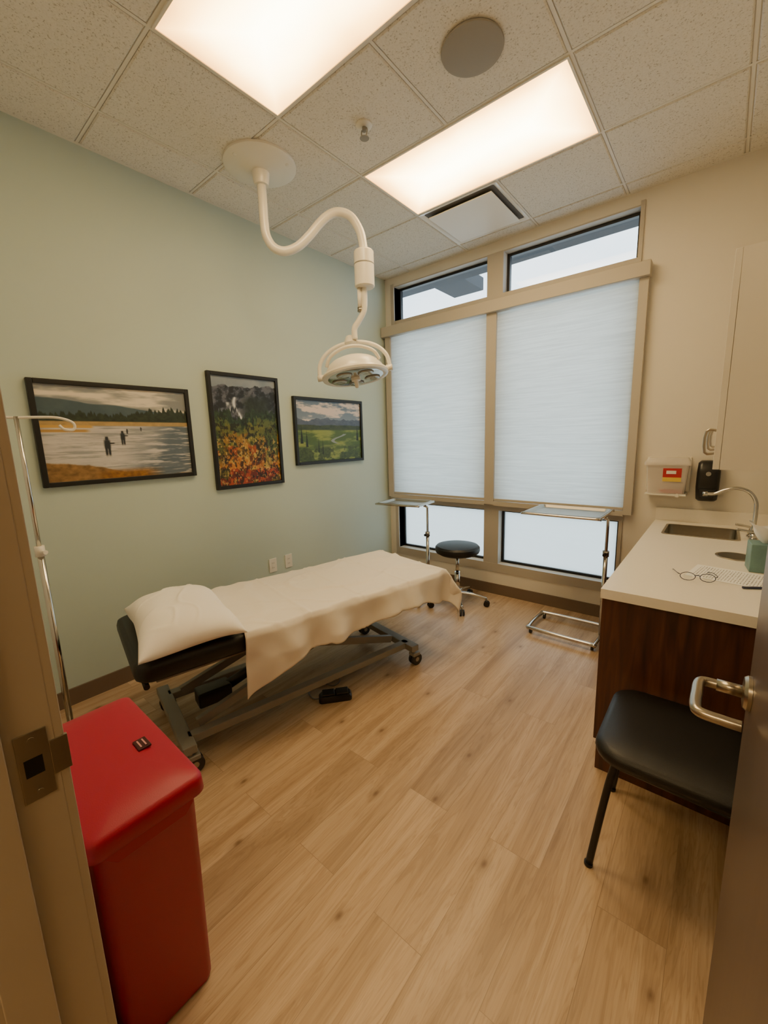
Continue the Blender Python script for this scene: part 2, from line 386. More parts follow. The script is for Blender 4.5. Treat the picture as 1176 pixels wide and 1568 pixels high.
for z in (.25,1.05,1.9): cyl('hinge_barrel',(JX1-.004,YD+.024,z-.05),(JX1-.004,YD+.024,z+.05),.006,m_nickel,e)

# ---------------------------------------------------------------- framed pictures
def vnoise(u,v,f,seed,fy=None):
    fy=fy or f; rng=np.random.RandomState(seed); n=int(max(f,fy))+3; G=rng.rand(n+1,n+1)
    x=u*f;y=v*fy; xi=np.floor(x).astype(int); yi=np.floor(y).astype(int); fx=x-xi; fy2=y-yi
    xi=xi%n; yi=yi%n
    fx=fx*fx*(3-2*fx); fy2=fy2*fy2*(3-2*fy2)
    return (G[xi,yi]*(1-fx)+G[xi+1,yi]*fx)*(1-fy2)+(G[xi,yi+1]*(1-fx)+G[xi+1,yi+1]*fx)*fy2
def fbm(u,v,f,seed,o=4,fy=None):
    fy=fy or f; s=0;a=1;t=0
    for k in range(o): s=s+a*vnoise(u,v,f*2**k,seed+k,fy*2**k); t+=a; a*=.55
    return s/t
def lay(img,mask,c):
    m=np.clip(mask,0,1)[...,None]; return img*(1-m)+np.array(c)[None,None,:]*m if np.ndim(c)==1 else img*(1-m)+c*m
def mixc(a,b,t): t=np.clip(t,0,1)[...,None]; return np.array(a)*(1-t)+np.array(b)*t
def ss(x,a,b): t=np.clip((x-a)/(b-a),0,1); return t*t*(3-2*t)
def blob(u,v,x,y,rx,ry): return np.exp(-(((u-x)/rx)**4+((v-y)/ry)**4))
def paint1(u,v):
    img=mixc((140,146,150),(240,230,212),ss(fbm(u,v,3,1,5,12),.35,.62))
    hill=.155+.03*fbm(u,v*0,5,7)-.04*ss(.35-u,0,.3)+.07*ss(u,.4,.8)
    img=lay(img,ss(v,hill,hill+.012),mixc((62,84,96),(84,106,114),fbm(u,v,9,11)))
    tr=.27-.04*ss(u,.5,1.)+.05*(fbm(u,v*0,50,15,3)-.5)*2-.06*ss(u,.62,.7)*np.abs(np.sin(u*90))*fbm(u,v*0,30,16)
    img=lay(img,ss(v,tr,tr+.02),mixc((22,36,34),(58,74,56),fbm(u,v,40,21)))
    img=lay(img,ss(v,.36,.375),mixc((160,136,92),(206,172,108),fbm(u,v,30,23)))
    w=mixc((186,184,188),(236,230,222),fbm(u,v,6,31,5,40))
    w=mixc(w,np.array((84,102,118)),np.clip(ss(u+.35*(v-.5),.50,.95)*ss(fbm(u,v,7,33,4,55),.30,.55),0,.92))
    w=mixc(w,np.array((120,130,138)),ss(fbm(u,v,5,36,5,70),.5,.7)*.55)
    img=lay(img,ss(v,.41,.42),w)
    img=lay(img,ss(v,.405,.415)*ss(.445-v,0,.012)*ss(.32-u,0,.03),(214,170,88))
    img=lay(img,ss(v,.45,.46)*ss(.49-v,0,.012)*ss(.30-u,0,.05),(190,150,84))
    bank=.78+.20*ss(u,.0,.8)+.03*fbm(u,v*0,12,41)
    img=lay(img,ss(v,bank,bank+.02),mixc((104,80,48),(186,142,86),fbm(u,v,30,43)))
    img=lay(img,ss(v,.88,.95)*ss(u,.25,.4)*ss(.8-u,0,.2),mixc((110,74,36),(190,130,56),fbm(u,v,40,47)))
    for (fx,fy,h) in ((.385,.64,.20),(.495,.55,.15),(.53,.475,.055),(.63,.45,.045)):
        b=blob(u,v,fx,fy-h*.12,h*.10,h*.24)+blob(u,v,fx-h*.05,fy+h*.25,h*.04,h*.26)+blob(u,v,fx+h*.05,fy+h*.25,h*.04,h*.26)+blob(u,v,fx,fy-h*.44,h*.05,h*.09)+blob(u,v,fx+h*.14,fy-h*.16,h*.10,h*.035)
        img=lay(img,np.clip(b*1.3,0,1),(36,44,52))
    return img*.94
def paint2(u,v):
    img=mixc((120,138,156),(168,176,184),fbm(u,v,5,51))
    rid=.05+.07*fbm(u,v*0,6,53)-.04*ss(u,.55,1.0)
    n=fbm(u+v*.4,v,12,55,5,20)
    img=lay(img,ss(v,rid,rid+.01),mixc((30,38,48),(104,108,122),ss(n,.38,.66)))
    img=lay(img,ss(v,.12,.24)*ss(.30-np.abs(u-.66),0,.2),mixc((26,38,36),(56,68,56),fbm(u,v,30,58)))
    for wx,w0,w1 in ((.36,.17,.40),(.27,.22,.34)):
        wf=np.exp(-((u-wx-.05*np.sin(v*20))/.026)**2)*ss(v,w0,w0+.02)*ss(w1-v,0,.03)*ss(fbm(u,v,40,59,3,10),.25,.45)
        img=lay(img,wf,(236,240,244))
    def trees(img,s,amp,f,sd,c1,c2,c3):
        e=s+amp*(fbm(u,v*0,f,sd,4)-.5)*2+.06*ss(.15-np.abs(u-.36),0,.1)*(s<.45)
        a=fbm(u,v,26,sd+5,4); bb=fbm(u,v,9,sd+9,3)
        col=mixc(c1,c2,ss(a,.38,.62)); col=mixc(col,np.array(c3),ss(bb,.5,.62)*.8)
        return lay(img,ss(v,e,e+.015),col)
    img=trees(img,.30,.05,40,200,(26,46,34),(56,80,54),(40,62,46))
    img=trees(img,.36,.05,30,215,(34,58,38),(78,100,56),(98,110,56))
    img=trees(img,.43,.06,24,230,(34,54,32),(92,108,52),(124,122,52))
    img=trees(img,.51,.06,18,245,(46,62,30),(128,128,52),(170,120,44))
    img=trees(img,.60,.06,16,260,(84,66,28),(196,144,52),(170,74,34))
    img=trees(img,.72,.05,12,275,(100,52,26),(204,130,50),(206,180,80))
    img=trees(img,.85,.04,12,290,(110,42,26),(184,78,40),(104,112,46))
    img=lay(img,ss(np.abs(u-.42),.22,.42)*ss(v,.45,.55)*ss(.88-v,0,.2)*ss(fbm(u,v,14,301),.38,.52),mixc((40,62,34),(92,112,56),fbm(u,v,36,303)))
    t2=fbm(u,v,34,85,4)
    img=lay(img,(1-ss(t2,.38,.46))*ss(v,.3,.4)*.75,(22,24,18))
    img=lay(img,ss(fbm(u,v,44,310,3),.60,.70)*ss(v,.5,.6)*.7,(226,192,104))
    return img*.92
def paint3(u,v):
    img=mixc((104,126,152),(150,164,180),v*2)
    img=lay(img,ss(fbm(u,v,5,101,5,12),.42,.6),(236,220,212))
    rid=.30+.06*(fbm(u,v*0,7,103)-.5)*2
    img=lay(img,ss(v,rid,rid+.01),mixc((70,86,112),(110,120,140),fbm(u,v,20,105)))
    r2=.38+.03*fbm(u,v*0,9,107)
    img=lay(img,ss(v,r2,r2+.01),mixc((44,62,48),(78,92,62),fbm(u,v,24,109)))
    img=lay(img,ss(v,.47,.49),mixc((78,104,50),(146,160,78),ss(fbm(u,v,5,111,4,14),.35,.65)))
    riv=np.abs(u-.62-.10*np.sin(v*26))-.02
    img=lay(img,ss(v,.54,.56)*(1-ss(riv,0,.015))*ss(.74-v,0,.05),(150,160,160))
    img=lay(img,ss(v,.72,.8)*ss(fbm(u,v,12,115),.4,.55),mixc((40,58,34),(92,112,56),fbm(u,v,50,117)))
    for (tx,w,t) in ((.06,.03,.36),(.13,.025,.42),(.94,.03,.33),(.30,.018,.52),(.36,.018,.55)):
        d=np.abs(u-tx)-w*(v-t)*2.4*(.7+.6*fbm(u,v,60,119))
        img=lay(img,ss(-d,0,.01)*(v>t)*(v<t+.34),(26,40,28))
    return img*.92
def picture(y0,y1,z0,z1,fn,nm):
    e=root('framed_picture',(XL,0,0)); fw=.026
    boxes('frame',[((.001,y0,z0),(.03,y0+fw,z1)),((.001,y1-fw,z0),(.03,y1,z1)),((.001,y0+fw,z0),(.03,y1-fw,z0+fw)),((.001,y0+fw,z1-fw),(.03,y1-fw,z1))],m_blackframe,e,bevel=.003)
    a,b,c,d=y0+fw,y1-fw,z0+fw,z1-fw
    nx=int((b-a)*400); nz=int((d-c)*400)
    U,W=np.meshgrid(np.linspace(0,1,nx),np.linspace(0,1,nz))
    col=np.clip(fn(U,W),0,255)/255.; col=np.where(col<=.04045,col/12.92,((col+.055)/1.055)**2.4)
    Y=a+U*(b-a); ZZ=d-W*(d-c)
    V=np.stack([np.full(U.shape,.016),Y,ZZ],-1).reshape(-1,3)
    idx=np.arange(nx*nz).reshape(nz,nx)
    F=np.stack([idx[:-1,:-1],idx[1:,:-1],idx[1:,1:],idx[:-1,1:]],-1).reshape(-1,4)
    k=N('print_'+nm); at=k.n('ShaderNodeVertexColor'); at.layer_name='Col'
    k.l(at.outputs[0],k.b.inputs['Base Color']); k.b.inputs['Roughness'].default_value=.45
    me=bpy.data.meshes.new('print'); me.from_pydata(V.tolist(),[],F.tolist()); me.update()
    ca=me.color_attributes.new('Col','FLOAT_COLOR','POINT')
    ca.data.foreach_set('color',np.concatenate([col.reshape(-1,3),np.ones((nx*nz,1))],1).astype(np.float32).ravel())
    me.materials.append(k.m); o=bpy.data.objects.new('print',me); COL.objects.link(o); o.parent=e
    box('backing',(.002,a-.002,c-.002),(.012,b+.002,d+.002),m_blackframe,e)
picture(.52,1.355,H-.197,H+.377,paint1,'river_fishermen')
picture(1.497,2.085,H-.317,H+.517,paint2,'autumn_waterfall')
picture(2.23,3.075,H-.185,H+.392,paint3,'green_valley')

# outlets
for k,(y,kind) in enumerate(((1.925,0),(2.085,1))):
    e=root('wall_outlet' ,(XL,y,.475))
    box('cover',(.0005,-.036,-.058),(.007,.036,.058),m_wplastic,e,bevel=.002)
    for z in (-.02,.02):
        cyl('socket',(.006,0,z),(.0085,0,z),.016,m_wplastic,e,seg=20)
        for s in (-.006,.006): box('slot',(.0084,s-.0012,z-.004),(.009,s+.0012,z+.005),m_blackp,e)

# ---------------------------------------------------------------- exam table
BR=math.radians(-12); BC=(-1.885,1.455,0)
bed=root('exam_table',BC,BR)
def slab(name,y0,y1,z0,z1,w,m,r=.03):
    cy=(y0+y1)/2; d=y1-y0
    rs=[rring(0,cy,w-.03,d-.03,r,z0,5),rring(0,cy,w-.008,d-.008,r,z0+.012,5),rring(0,cy,w,d,r+.005,z0+.03,5),rring(0,cy,w,d,r+.005,z1-.03,5),rring(0,cy,w-.012,d-.012,r,z1-.010,5),rring(0,cy,w-.04,d-.04,r,z1-.001,5)]
    return loft(name,rs,m,bed,split=0)
slab('head_cushion',-.90,-.36,.515,.60,.69,m_black,.06)
slab('body_cushion',-.355,.89,.515,.60,.69,m_black,.04)
boxes('upper_frame',[((-.27,-.82,.475),(-.23,.82,.514)),((.23,-.82,.475),(.27,.82,.514)),((-.23,-.82,.475),(.23,-.78,.514)),((-.23,-.36,.475),(.23,-.32,.514)),((-.23,.78,.475),(.23,.82,.514))],m_grey,bed,bevel=.003)
boxes('base_frame',[((-.24,-.72,.10),(-.19,.66,.14)),((.19,-.72,.10),(.24,.66,.14)),((-.31,-.76,.10),(.31,-.70,.14)),((-.31,.62,.10),(.31,.68,.14))],m_grey,bed,bevel=.004)
def bar(name,p0,p1,w,h,m,parent):
    p0=Vector(p0);p1=Vector(p1);d=p1-p0; q=d.to_track_quat('Y','Z'); L=d.length
    return box(name,(-w/2,0,-h/2),(w/2,L,h/2),m,parent,bevel=.003,M=Matrix.Translation(p0)@q.to_matrix().to_4x4())
for sx in (-.17,.17):
    bar('scissor_arm',(sx,-.66,.15),(sx,.42,.465),.03,.045,m_grey,bed)
    bar('scissor_arm',(sx*.8,.58,.15),(sx*.8,-.45,.465),.03,.045,m_grey,bed)
cyl('lift_shaft',(-.16,-.05,.30),(.16,-.05,.30),.018,m_steel,bed)
cyl('actuator',(0,-.5,.17),(0,.1,.36),.028,m_blackp,bed); cyl('actuator_rod',(0,.1,.36),(0,.3,.43),.014,m_chrome,bed)
box('motor',(-.05,-.62,.13),(.05,-.45,.21),m_blackp,bed,bevel=.01)
for sx in (-1,1):
    for y in (-.73,.65):
        x=sx*.29
        cyl('caster_stem',(x,y,.06),(x,y,.11),.011,m_steel,bed)
        for s in (-.014,.014):
            cyl('caster_wheel',(x+s-.008,y+.015,.04),(x+s+.008,y+.015,.04),.04,m_rubber,bed,seg=28)
            cyl('caster_hub',(x+s-.0085,y+.015,.04),(x+s+.0085,y+.015,.04),.015,m_steel,bed,seg=16)
        box('caster_fork',(x-.026,y-.02,.066),(x+.026,y+.04,.088),m_grey,bed,bevel=.004)
cyl('paper_roll_bar',(-.3,-.86,.485),(.3,-.86,.485),.012,m_blackmetal,bed)

# sheet
sh=root('bed_sheet',BC,BR)
ny,nx=170,120; V=[];F=[]; T0=-.47; TF=.895; W=.352; FD=.22
def side_drop(t):
    a=.165+.165*math.exp(-(t-T0)/.28)+.055*float(ss(np.array(t),.6,.95))
    return a+.010*math.sin(t*9)
def crease(d,w): return max(0,w-abs(d))/w
for j in range(ny+1):
    q=j/ny
    for i in range(nx+1):
        p=i/nx
        t=T0+(TF+FD-T0)*q
        t0=t
        t=t+.05*(1-p)*(1-q)
        dr=side_drop(t0); dl=.16
        s=-W-dl+(2*W+dl+dr)*p
        dx=max(0,abs(s)-W); dy=max(0,t-TF)
        sg=1 if s>0 else -1
        x=s if dx==0 else sg*W
        y=t if dy==0 else TF
        z=.0
        drop=(dx**1.3+dy**1.3)**(1/1.3)
        if drop>0:
            rr=.016
            z=-max(0,drop-rr*.4); mn=min(dx,dy)
            ph=t*15+math.sin(t*5+.6)*1.6
            fold=.024*math.sin(ph)+.010*math.sin(t*33+1)
            f=min(1,drop/.15)**1.3
            if dx>0: x+=sg*(rr*min(1,dx/.03)+f*(fold+.014)+.20*mn)
            if dy>0: y+=rr*min(1,dy/.03)+f*(.018*math.sin(s*17)+.012)+.20*mn
        nzv=noise.noise(Vector((x*3.2,y*2.6,1.3)))
        cre=0
        for cy in (-.12,.22,.56): cre+=.005*math.exp(-((t-cy)/.007)**2)
        cre+=.005*math.exp(-((s-.10)/.007)**2)+.005*math.exp(-((s+.17)/.007)**2)
        dg=noise.noise(Vector((x*2.2+y*1.3,y*2.0-x,4.1)))
        dg2=noise.noise(Vector((x*4.2-y*2.3,y*2.0+x*2,7.1)))
        zz=.612+z+(.004*nzv+cre+.009*crease(dg,.10)+.006*crease(dg2,.07))
        if drop==0: zz=max(zz,.606)
        else: x+=.008*noise.noise(Vector((y*9,zz*9,2)))
        V.append((x,y,zz))
for j in range(ny):
    for i in range(nx): a=j*(nx+1)+i; F.append((a,a+1,a+nx+2,a+nx+1))
o=mesh('cloth',V,F,m_sheet,sh,smooth=True); so=o.modifiers.new('sol','SOLIDIFY'); so.thickness=.002; so.offset=1
# pillow
pl=root('pillow',(-1.965,.80,.603),math.radians(-14.5))
def pil(name,a,b,th,m,parent):
    n=90; V=[];F=[]
    for side in (1,-1):
        for j in range(n+1):
            for i in range(n+1):
                u=-1+2*i/n; v=-1+2*j/n
                e=((1-abs(u)**3.0)*(1-abs(v)**3.0))
                e=max(e,0)**.5
                px=u*a*(1-.09*(1-abs(v)**2)*abs(u)**4)
                py=v*b*(1-.11*(1-abs(u)**2)*abs(v)**4)
                c1=noise.noise(Vector((u*1.6+v*.8,v*1.5-u*.6,8)))
                wr=.010*noise.noise(Vector((u*2.0+v,v*1.7,3+side)))+.018*noise.noise(Vector((u*1.2,v*1.1,5)))+.007*crease(c1,.14)**2
                edge=.018*math.sin(u*7+v*3)*max(abs(u),abs(v))**6
                zc=.038+edge*.5
                z=zc+(th*e+wr*e if side>0 else -.036*e)
                V.append((px,py,max(.0,z)))
    m1=(n+1)**2
    for sd in (0,1):
        for j in range(n):
            for i in range(n):
                a0=sd*m1+j*(n+1)+i; f=(a0,a0+1,a0+n+2,a0+n+1); F.append(f if sd==0 else f[::-1])
    o=mesh(name,V,F,m,parent,smooth=True)
    w=o.modifiers.new('weld','WELD'); w.merge_threshold=.0005
    return o
pil('cushion',.335,.215,.118,m_pillow,pl)

# foot pedal
fp=root('foot_pedal_control',(-1.62,1.46,0),math.radians(-40))
loft('body',[rring(0,0,.08,.19,.02,0),rring(0,0,.08,.19,.02,.022),rring(0,0,.065,.17,.02,.036)],m_blackp,fp)
box('pedal',(-.03,-.075,.036),(.03,-.004,.048),m_blackp,fp,bevel=.004); box('pedal.b',(-.03,.004,.036),(.03,.075,.048),m_blackp,fp,bevel=.004)
sweep('cable',[(0,-.095,.012),(-.02,-.13,.006),(-.09,-.15,.006),(-.16,-.08,.006),(-.12,.0,.006),(-.18,.04,.006),(-.26,-.02,.006),(-.22,-.12,.006),(-.14,-.13,.009),(-.16,-.02,.006),(-.28,.08,.02)],.004,m_grey,fp,seg=8)

# ---------------------------------------------------------------- surgical light
sl=root('surgical_exam_light')
cx,cy=-2.23,1.65; ddx,ddy=.673,.739
revolve('ceiling_plate',[(.205,-.010),(.205,-.022),(.19,-.030),(.14,-.036),(.10,-.048),(.05,-.056),(.045,-.10),(.040,-.12)],m_white,sl,loc=(cx,cy,CE),seg=48)
for a in (30,150,270): revolve('screw_cap',[(.012,-.028),(.012,-.034),(.004,-.036)],m_white,sl,loc=(cx+.165*math.cos(math.radians(a)),cy+.165*math.sin(math.radians(a)),CE),seg=16)
path=[(0,3.0),(0,2.88),(0,2.78),(.008,2.70),(.045,2.64),(.11,2.62),(.19,2.65),(.26,2.71),(.33,2.785),(.39,2.832),(.45,2.848),(.52,2.825),(.57,2.75),(.588,2.67),(.59,2.63)]
sweep('arm',[(cx+ddx*d,cy+ddy*d,z) for d,z in path],.026,m_white,sl,n=6,seg=20)
px,py=cx+ddx*.59,cy+ddy*.59
revolve('joint_housing',[(.055,2.425),(.062,2.432),(.062,2.63),(.056,2.638),(.03,2.64)],m_white,sl,loc=(px,py,0),seg=36)
revolve('joint_ring',[(.0622,2.555),(.0632,2.557),(.0632,2.561),(.0622,2.563)],m_grey,sl,loc=(px,py,0),seg=36)
rx,ry=.7724,.634
def lp(a,b,z): return (px+rx*a-.638*b, py+ry*a+.77*b, z)
cyl('pivot_pin',lp(-.035,0,2.43),lp(-.035,0,2.30),.014,m_white,sl); cyl('pivot_knob',lp(-.035,0,2.31),lp(-.035,0,2.285),.017,m_steel,sl)
sweep('lower_arm',[lp(-.005,0,2.44),lp(-.005,0,2.36),lp(-.012,0,2.29),lp(-.045,0,2.23),lp(-.075,0,2.185),lp(-.075,0,2.12)],.019,m_white,sl)
hc=Vector(lp(-.082,0,0)); hz=1.905
ang=math.atan2(ry,rx)
HM=Matrix.Translation((hc.x,hc.y,hz))@Matrix.Rotation(ang,4,'Z')@Matrix.Rotation(math.radians(-7),4,'Y')@Matrix.Rotation(math.radians(-7),4,'X')
revolve('reflector_housing',[(.05,.105),(.10,.099),(.14,.082),(.168,.060),(.185,.032),(.19,.012),(.212,.004),(.218,-.008),(.214,-.020),(.19,-.024),(.18,-.020)][::-1],m_white,sl,M=HM,seg=56)
m_lens=mat('lamp_lens_glass',(190,190,184),.08,.6,var=.2,ns=20)
revolve('lens_disc',[(.182,-.020),(.17,-.024),(.05,-.026)],m_chrome,sl,M=HM,seg=56)
for a in (20,92,164,236,308):
    x,y=.115*math.cos(math.radians(a)),.115*math.sin(math.radians(a))
    revolve('lamp_lens',[(.046,-.025),(.046,-.033),(.040,-.035),(.01,-.031)],m_lens,sl,loc=(x,y,0),M=HM,seg=28)
    revolve('lens_gap',[(.05,-.0245),(.052,-.028),(.047,-.0285)],m_greysp,sl,loc=(x,y,0),M=HM,seg=28)
revolve('handle',[(.032,-.025),(.030,-.042),(.014,-.047),(.013,-.082),(.008,-.089)],m_white,sl,M=HM,seg=24)
yk=[(-.232,.0,.01)]
for k in range(1,12):
    a=math.pi*(1-k/12); yk.append((.232*math.cos(a),0,.02+.185*math.sin(a)**.85))
yk.append((.232,0,.01))
sweep('yoke',yk,.013,m_white,sl,n=5,seg=14,M=HM)
for s in (-1,1): cyl('yoke_pivot',(s*.205,0,.008),(s*.246,0,.008),.020,m_white,sl,M=HM)
revolve('yoke_hub',[(.03,.190),(.042,.20),(.036,.22),(.024,.245)],m_white,sl,M=HM,seg=24)
sweep('top_handle',[(-.17,-.07,.05),(-.14,-.09,.10),(-.07,-.10,.135),(.0,-.105,.145),(.07,-.10,.135),(.14,-.09,.10),(.17,-.07,.05)],.011,m_white,sl,M=HM)

# ---------------------------------------------------------------- red bin
bn=root('medical_waste_bin',(-1.200,.266,0))
L=.470; Wd=.225
loft('body',[rring(0,0,L-.035,Wd-.02,.020,.004),rring(0,0,L-.028,Wd-.014,.020,.02),rring(0,0,L,Wd,.024,.58),rring(0,0,L+.006,Wd+.006,.026,.585),rring(0,0,L+.006,Wd+.006,.026,.622),rring(0,0,L,Wd,.026,.626)],m_red,bn)
def lidz(P,k):
    out=[]
    for x,y,z in P:
        t=max(0,(x-.08)/.17); z2=z-.014*t*t
        z2+=.010*(1-(y/.14)**2)*k
        out.append((x,y,z2))
    return out
lid=[]
for w,d,z,k in ((L+.012,Wd+.010,.624,0),(L+.036,Wd+.028,.622,0),(L+.044,Wd+.034,.628,0),(L+.040,Wd+.030,.662,0),(L+.034,Wd+.024,.668,0),(L+.018,Wd+.008,.671,.1),(L-.06,Wd-.06,.672,.8),(L-.16,Wd-.12,.672,1),(L-.27,Wd-.18,.672,1)):
    lid.append(lidz(rring(0.004,0,w,d,min(.024,d/2-.004),z,6),k))
loft('lid',lid,m_red,bn,split=0)
fl=[(-.095,.600),(-.075,.577),(.075,.577),(.095,.600)]
Vf=[]
for xx in (L/2+.002,L/2+.024):
    for yy_,zt in fl: Vf.append((xx,yy_,zt))
    for yy_,zt in fl[::-1]: Vf.append((xx,yy_,.634))
Ff=[tuple(range(7,-1,-1)),tuple(range(8,16))]+[(i,(i+1)%8,8+(i+1)%8,8+i) for i in range(8)]
mesh('lid_grip_flap',Vf,Ff,m_red,bn,bevel=.004)
box('lid_latch',(.03,.045,.679),(.078,.076,.685),m_darkred,bn,bevel=.002)
box('latch_mark',(.038,.052,.685),(.070,.0555,.6858),m_pink,bn); box('latch_mark.b',(.038,.064,.685),(.070,.0675,.6858),m_pink,bn)

# ---------------------------------------------------------------- IV pole
iv=root('iv_pole',(-2.20,.360,0),.3)
cyl('lower_tube',(0,0,.08),(0,0,1.05),.0125,m_chrome,iv); cyl('upper_tube',(0,0,1.0),(0,0,1.61),.0085,m_chrome,iv)
cyl('height_collar',(0,0,1.03),(0,0,1.075),.018,m_wplastic,iv); cyl('collar_knob',(0,0,1.05),(.04,0,1.05),.009,m_wplastic,iv)
cyl('hub',(0,0,.06),(0,0,.11),.03,m_wplastic,iv)
for k in range(5):
    a=k*2*math.pi/5+.2; c,s=math.cos(a),math.sin(a)
    sweep('leg',[(c*.02,s*.02,.09),(c*.12,s*.12,.08),(c*.225,s*.225,.058)],.011,m_chrome,iv)
    cyl('caster',(c*.225-s*.012,s*.225+c*.012,.024),(c*.225+s*.012,s*.225-c*.012,.024),.024,m_rubber,iv)
for sgn in (-1,1):
    sweep('hook',[(0,0,1.605),(sgn*.045,sgn*.06,1.607),(sgn*.075,sgn*.11,1.605),(sgn*.09,sgn*.15,1.59),(sgn*.093,sgn*.16,1.57),(sgn*.09,sgn*.15,1.555),(sgn*.08,sgn*.125,1.558),(sgn*.075,sgn*.11,1.575)],.0055,m_wplastic,iv,seg=10)

# ---------------------------------------------------------------- instrument stands
def stand(loc,rz,w,d,h):
    e=root('instrument_stand',loc,rz)
    loft('tray',[rring(0,0,w-.05,d-.05,.02,h-.018),rring(0,0,w-.02,d-.02,.03,h),rring(0,0,w,d,.035,h),rring(0,0,w,d,.035,h+.003),rring(0,0,w-.022,d-.022,.03,h+.003),rring(0,0,w-.055,d-.055,.02,h-.014)],m_steel,e)
    sweep('tray_rail',[(w/2-.03,-d/2+.0,h-.008),(-w/2+.03,-d/2,h-.008),(-w/2,-d/2+.03,h-.008),(-w/2,d/2-.03,h-.008),(-w/2+.03,d/2,h-.008),(w/2-.03,d/2,h-.008),(w/2,d/2-.03,h-.008),(w/2,-d/2+.03,h-.008)],.009,m_chrome,e,closed=True,n=4,seg=10)
    xp=w/2
    sweep('upper_pole',[(xp-.02,0,h-.025),(xp+.01,0,h-.035),(xp+.015,0,h-.07),(xp+.015,0,h-.35)],.0105,m_chrome,e)
    cyl('lower_pole',(xp+.015,0,.05),(xp+.015,0,h-.28),.015,m_chrome,e); cyl('collar',(xp+.015,0,h-.30),(xp+.015,0,h-.26),.021,m_steel,e)
    cyl('clamp_knob',(xp+.015,-.02,h-.28),(xp+.015,-.055,h-.28),.011,m_blackp,e)
    sweep('base',[(xp+.015,-.16,.045),(xp-.02,-.18,.045),(-w/2+.09,-.17,.045),(-w/2+.05,-.13,.045),(-w/2+.05,.13,.045),(-w/2+.09,.17,.045),(xp-.02,.18,.045),(xp+.015,.16,.045)],.014,m_chrome,e,closed=True,n=5)
    for (x,y) in ((xp,-.165),(xp,.165),(-w/2+.07,-.155),(-w/2+.07,.155)):
        cyl('caster',(x-.008,y,.0175),(x+.008,y,.0175),.0175,m_rubber,e); cyl('caster_stem',(x,y,.02),(x,y,.045),.006,m_steel,e)
    return e
stand((-.83,3.08,0),0,.50,.40,.935)
stand((-2.21,2.97,0),math.radians(8),.42,.31,.915)

# ---------------------------------------------------------------- rolling stool
st=root('rolling_stool',(-1.74,3.10,0),.35)
revolve('seat_cushion',[(.02,.475),(.165,.476),(.188,.485),(.196,.505),(.194,.53),(.180,.545),(.14,.552),(.0002,.554)],m_black,st,seg=56)
revolve('seat_plate',[(.05,.462),(.16,.468),(.165,.476)],m_blackmetal,st)
cyl('gas_column',(0,0,.26),(0,0,.465),.014,m_chrome,st); cyl('column_sleeve',(0,0,.10),(0,0,.30),.024,m_chrome,st)
cyl('lever',(0,0,.445),(.14,.03,.44),.005,m_blackmetal,st)
revolve('hub',[(.045,.075),(.045,.11),(.03,.13)],m_chrome,st)
for k in range(5):
    a=k*2*math.pi/5; c,s=math.cos(a),math.sin(a)
    sweep('leg',[(c*.03,s*.03,.105),(c*.13,s*.13,.10),(c*.26,s*.26,.072)],lambda t:.018-.006*t,m_chrome,st)
    cyl('caster_stem',(c*.26,s*.26,.04),(c*.26,s*.26,.075),.006,m_steel,st)
    for q in (-.012,.012): cyl('caster_wheel',(c*.26-s*(q-.007),s*.26+c*(q-.007),.026),(c*.26-s*(q+.007),s*.26+c*(q+.007),.026),.026,m_blackp,st)

# ---------------------------------------------------------------- base cabinet, counter, sink
cb=root('base_cabinet')
XC=XR-.004
CX0=-.322; CY0=1.815; CT=.85
boxes('carcass',[((CX0,CY0,.0),(XC,CY0+.02,CT-.04)),((CX0+.06,CY0+.02,.0),(CX0+.075,YW-.003,.10)),((CX0,CY0+.02,.10),(XC,YW-.003,.12)),((CX0,YW-.02,.12),(XC,YW-.003,CT-.04)),((XC-.015,CY0+.02,.12),(XC,YW-.02,CT-.04))],m_wood,cb)
for k in range(4):
    y0=CY0+.022+k*.419; box('cabinet_door',(CX0-.018,y0+.003,.125),(CX0,y0+.416,CT-.045),m_wood,cb,bevel=.002)
    sweep('door_pull',[(CX0-.018,y0+.37,.62),(CX0-.045,y0+.37,.62),(CX0-.045,y0+.37,.72),(CX0-.018,y0+.37,.72)],.005,m_nickel,cb,n=2)
SX0,SX1,SY0,SY1=-.245,.115,3.02,3.36
TX=-.336; TY=1.78
boxes('countertop',[((TX,TY,CT-.04),(XC,SY0,CT)),((TX,SY1,CT-.04),(XC,YW-.003,CT)),((TX,SY0,CT-.04),(SX0,SY1,CT)),((SX1,SY0,CT-.04),(XC,SY1,CT))],m_counter,cb)
boxes('backsplash',[((TX,YW-.02,CT+.0005),(XC,YW-.003,CT+.09)),((XC-.02,TY,CT+.0005),(XC,YW-.02,CT+.09))],m_counter,cb)
cyl('grommet_ring',(.093,2.62,CT),(.093,2.62,CT+.004),.078,m_steel,cb,seg=40); cyl('grommet_opening',(.093,2.62,CT+.0041),(.093,2.62,CT+.0046),.068,m_blackp,cb,seg=40)
sk=root('sink')
mx,my=(SX0+SX1)/2,(SY0+SY1)/2; w,d=SX1-SX0,SY1-SY0
loft('basin',[rring(mx,my,w+.02,d+.02,.03,CT+.0005),rring(mx,my,w+.02,d+.02,.03,CT+.003),rring(mx,my,w-.008,d-.008,.03,CT+.003),rring(mx,my,w-.016,d-.016,.03,CT-.10),rring(mx,my,w-.05,d-.05,.03,CT-.14)],m_steel,sk,cap=False)
boxes('basin_bottom',[((SX0+.02,SY0+.02,CT-.142),(SX1-.02,SY1-.02,CT-.139))],m_steel,sk); cyl('drain',(mx,my,CT-.139),(mx,my,CT-.136),.04,m_chrome,sk)
fc=root('faucet',(.18,3.17,CT))
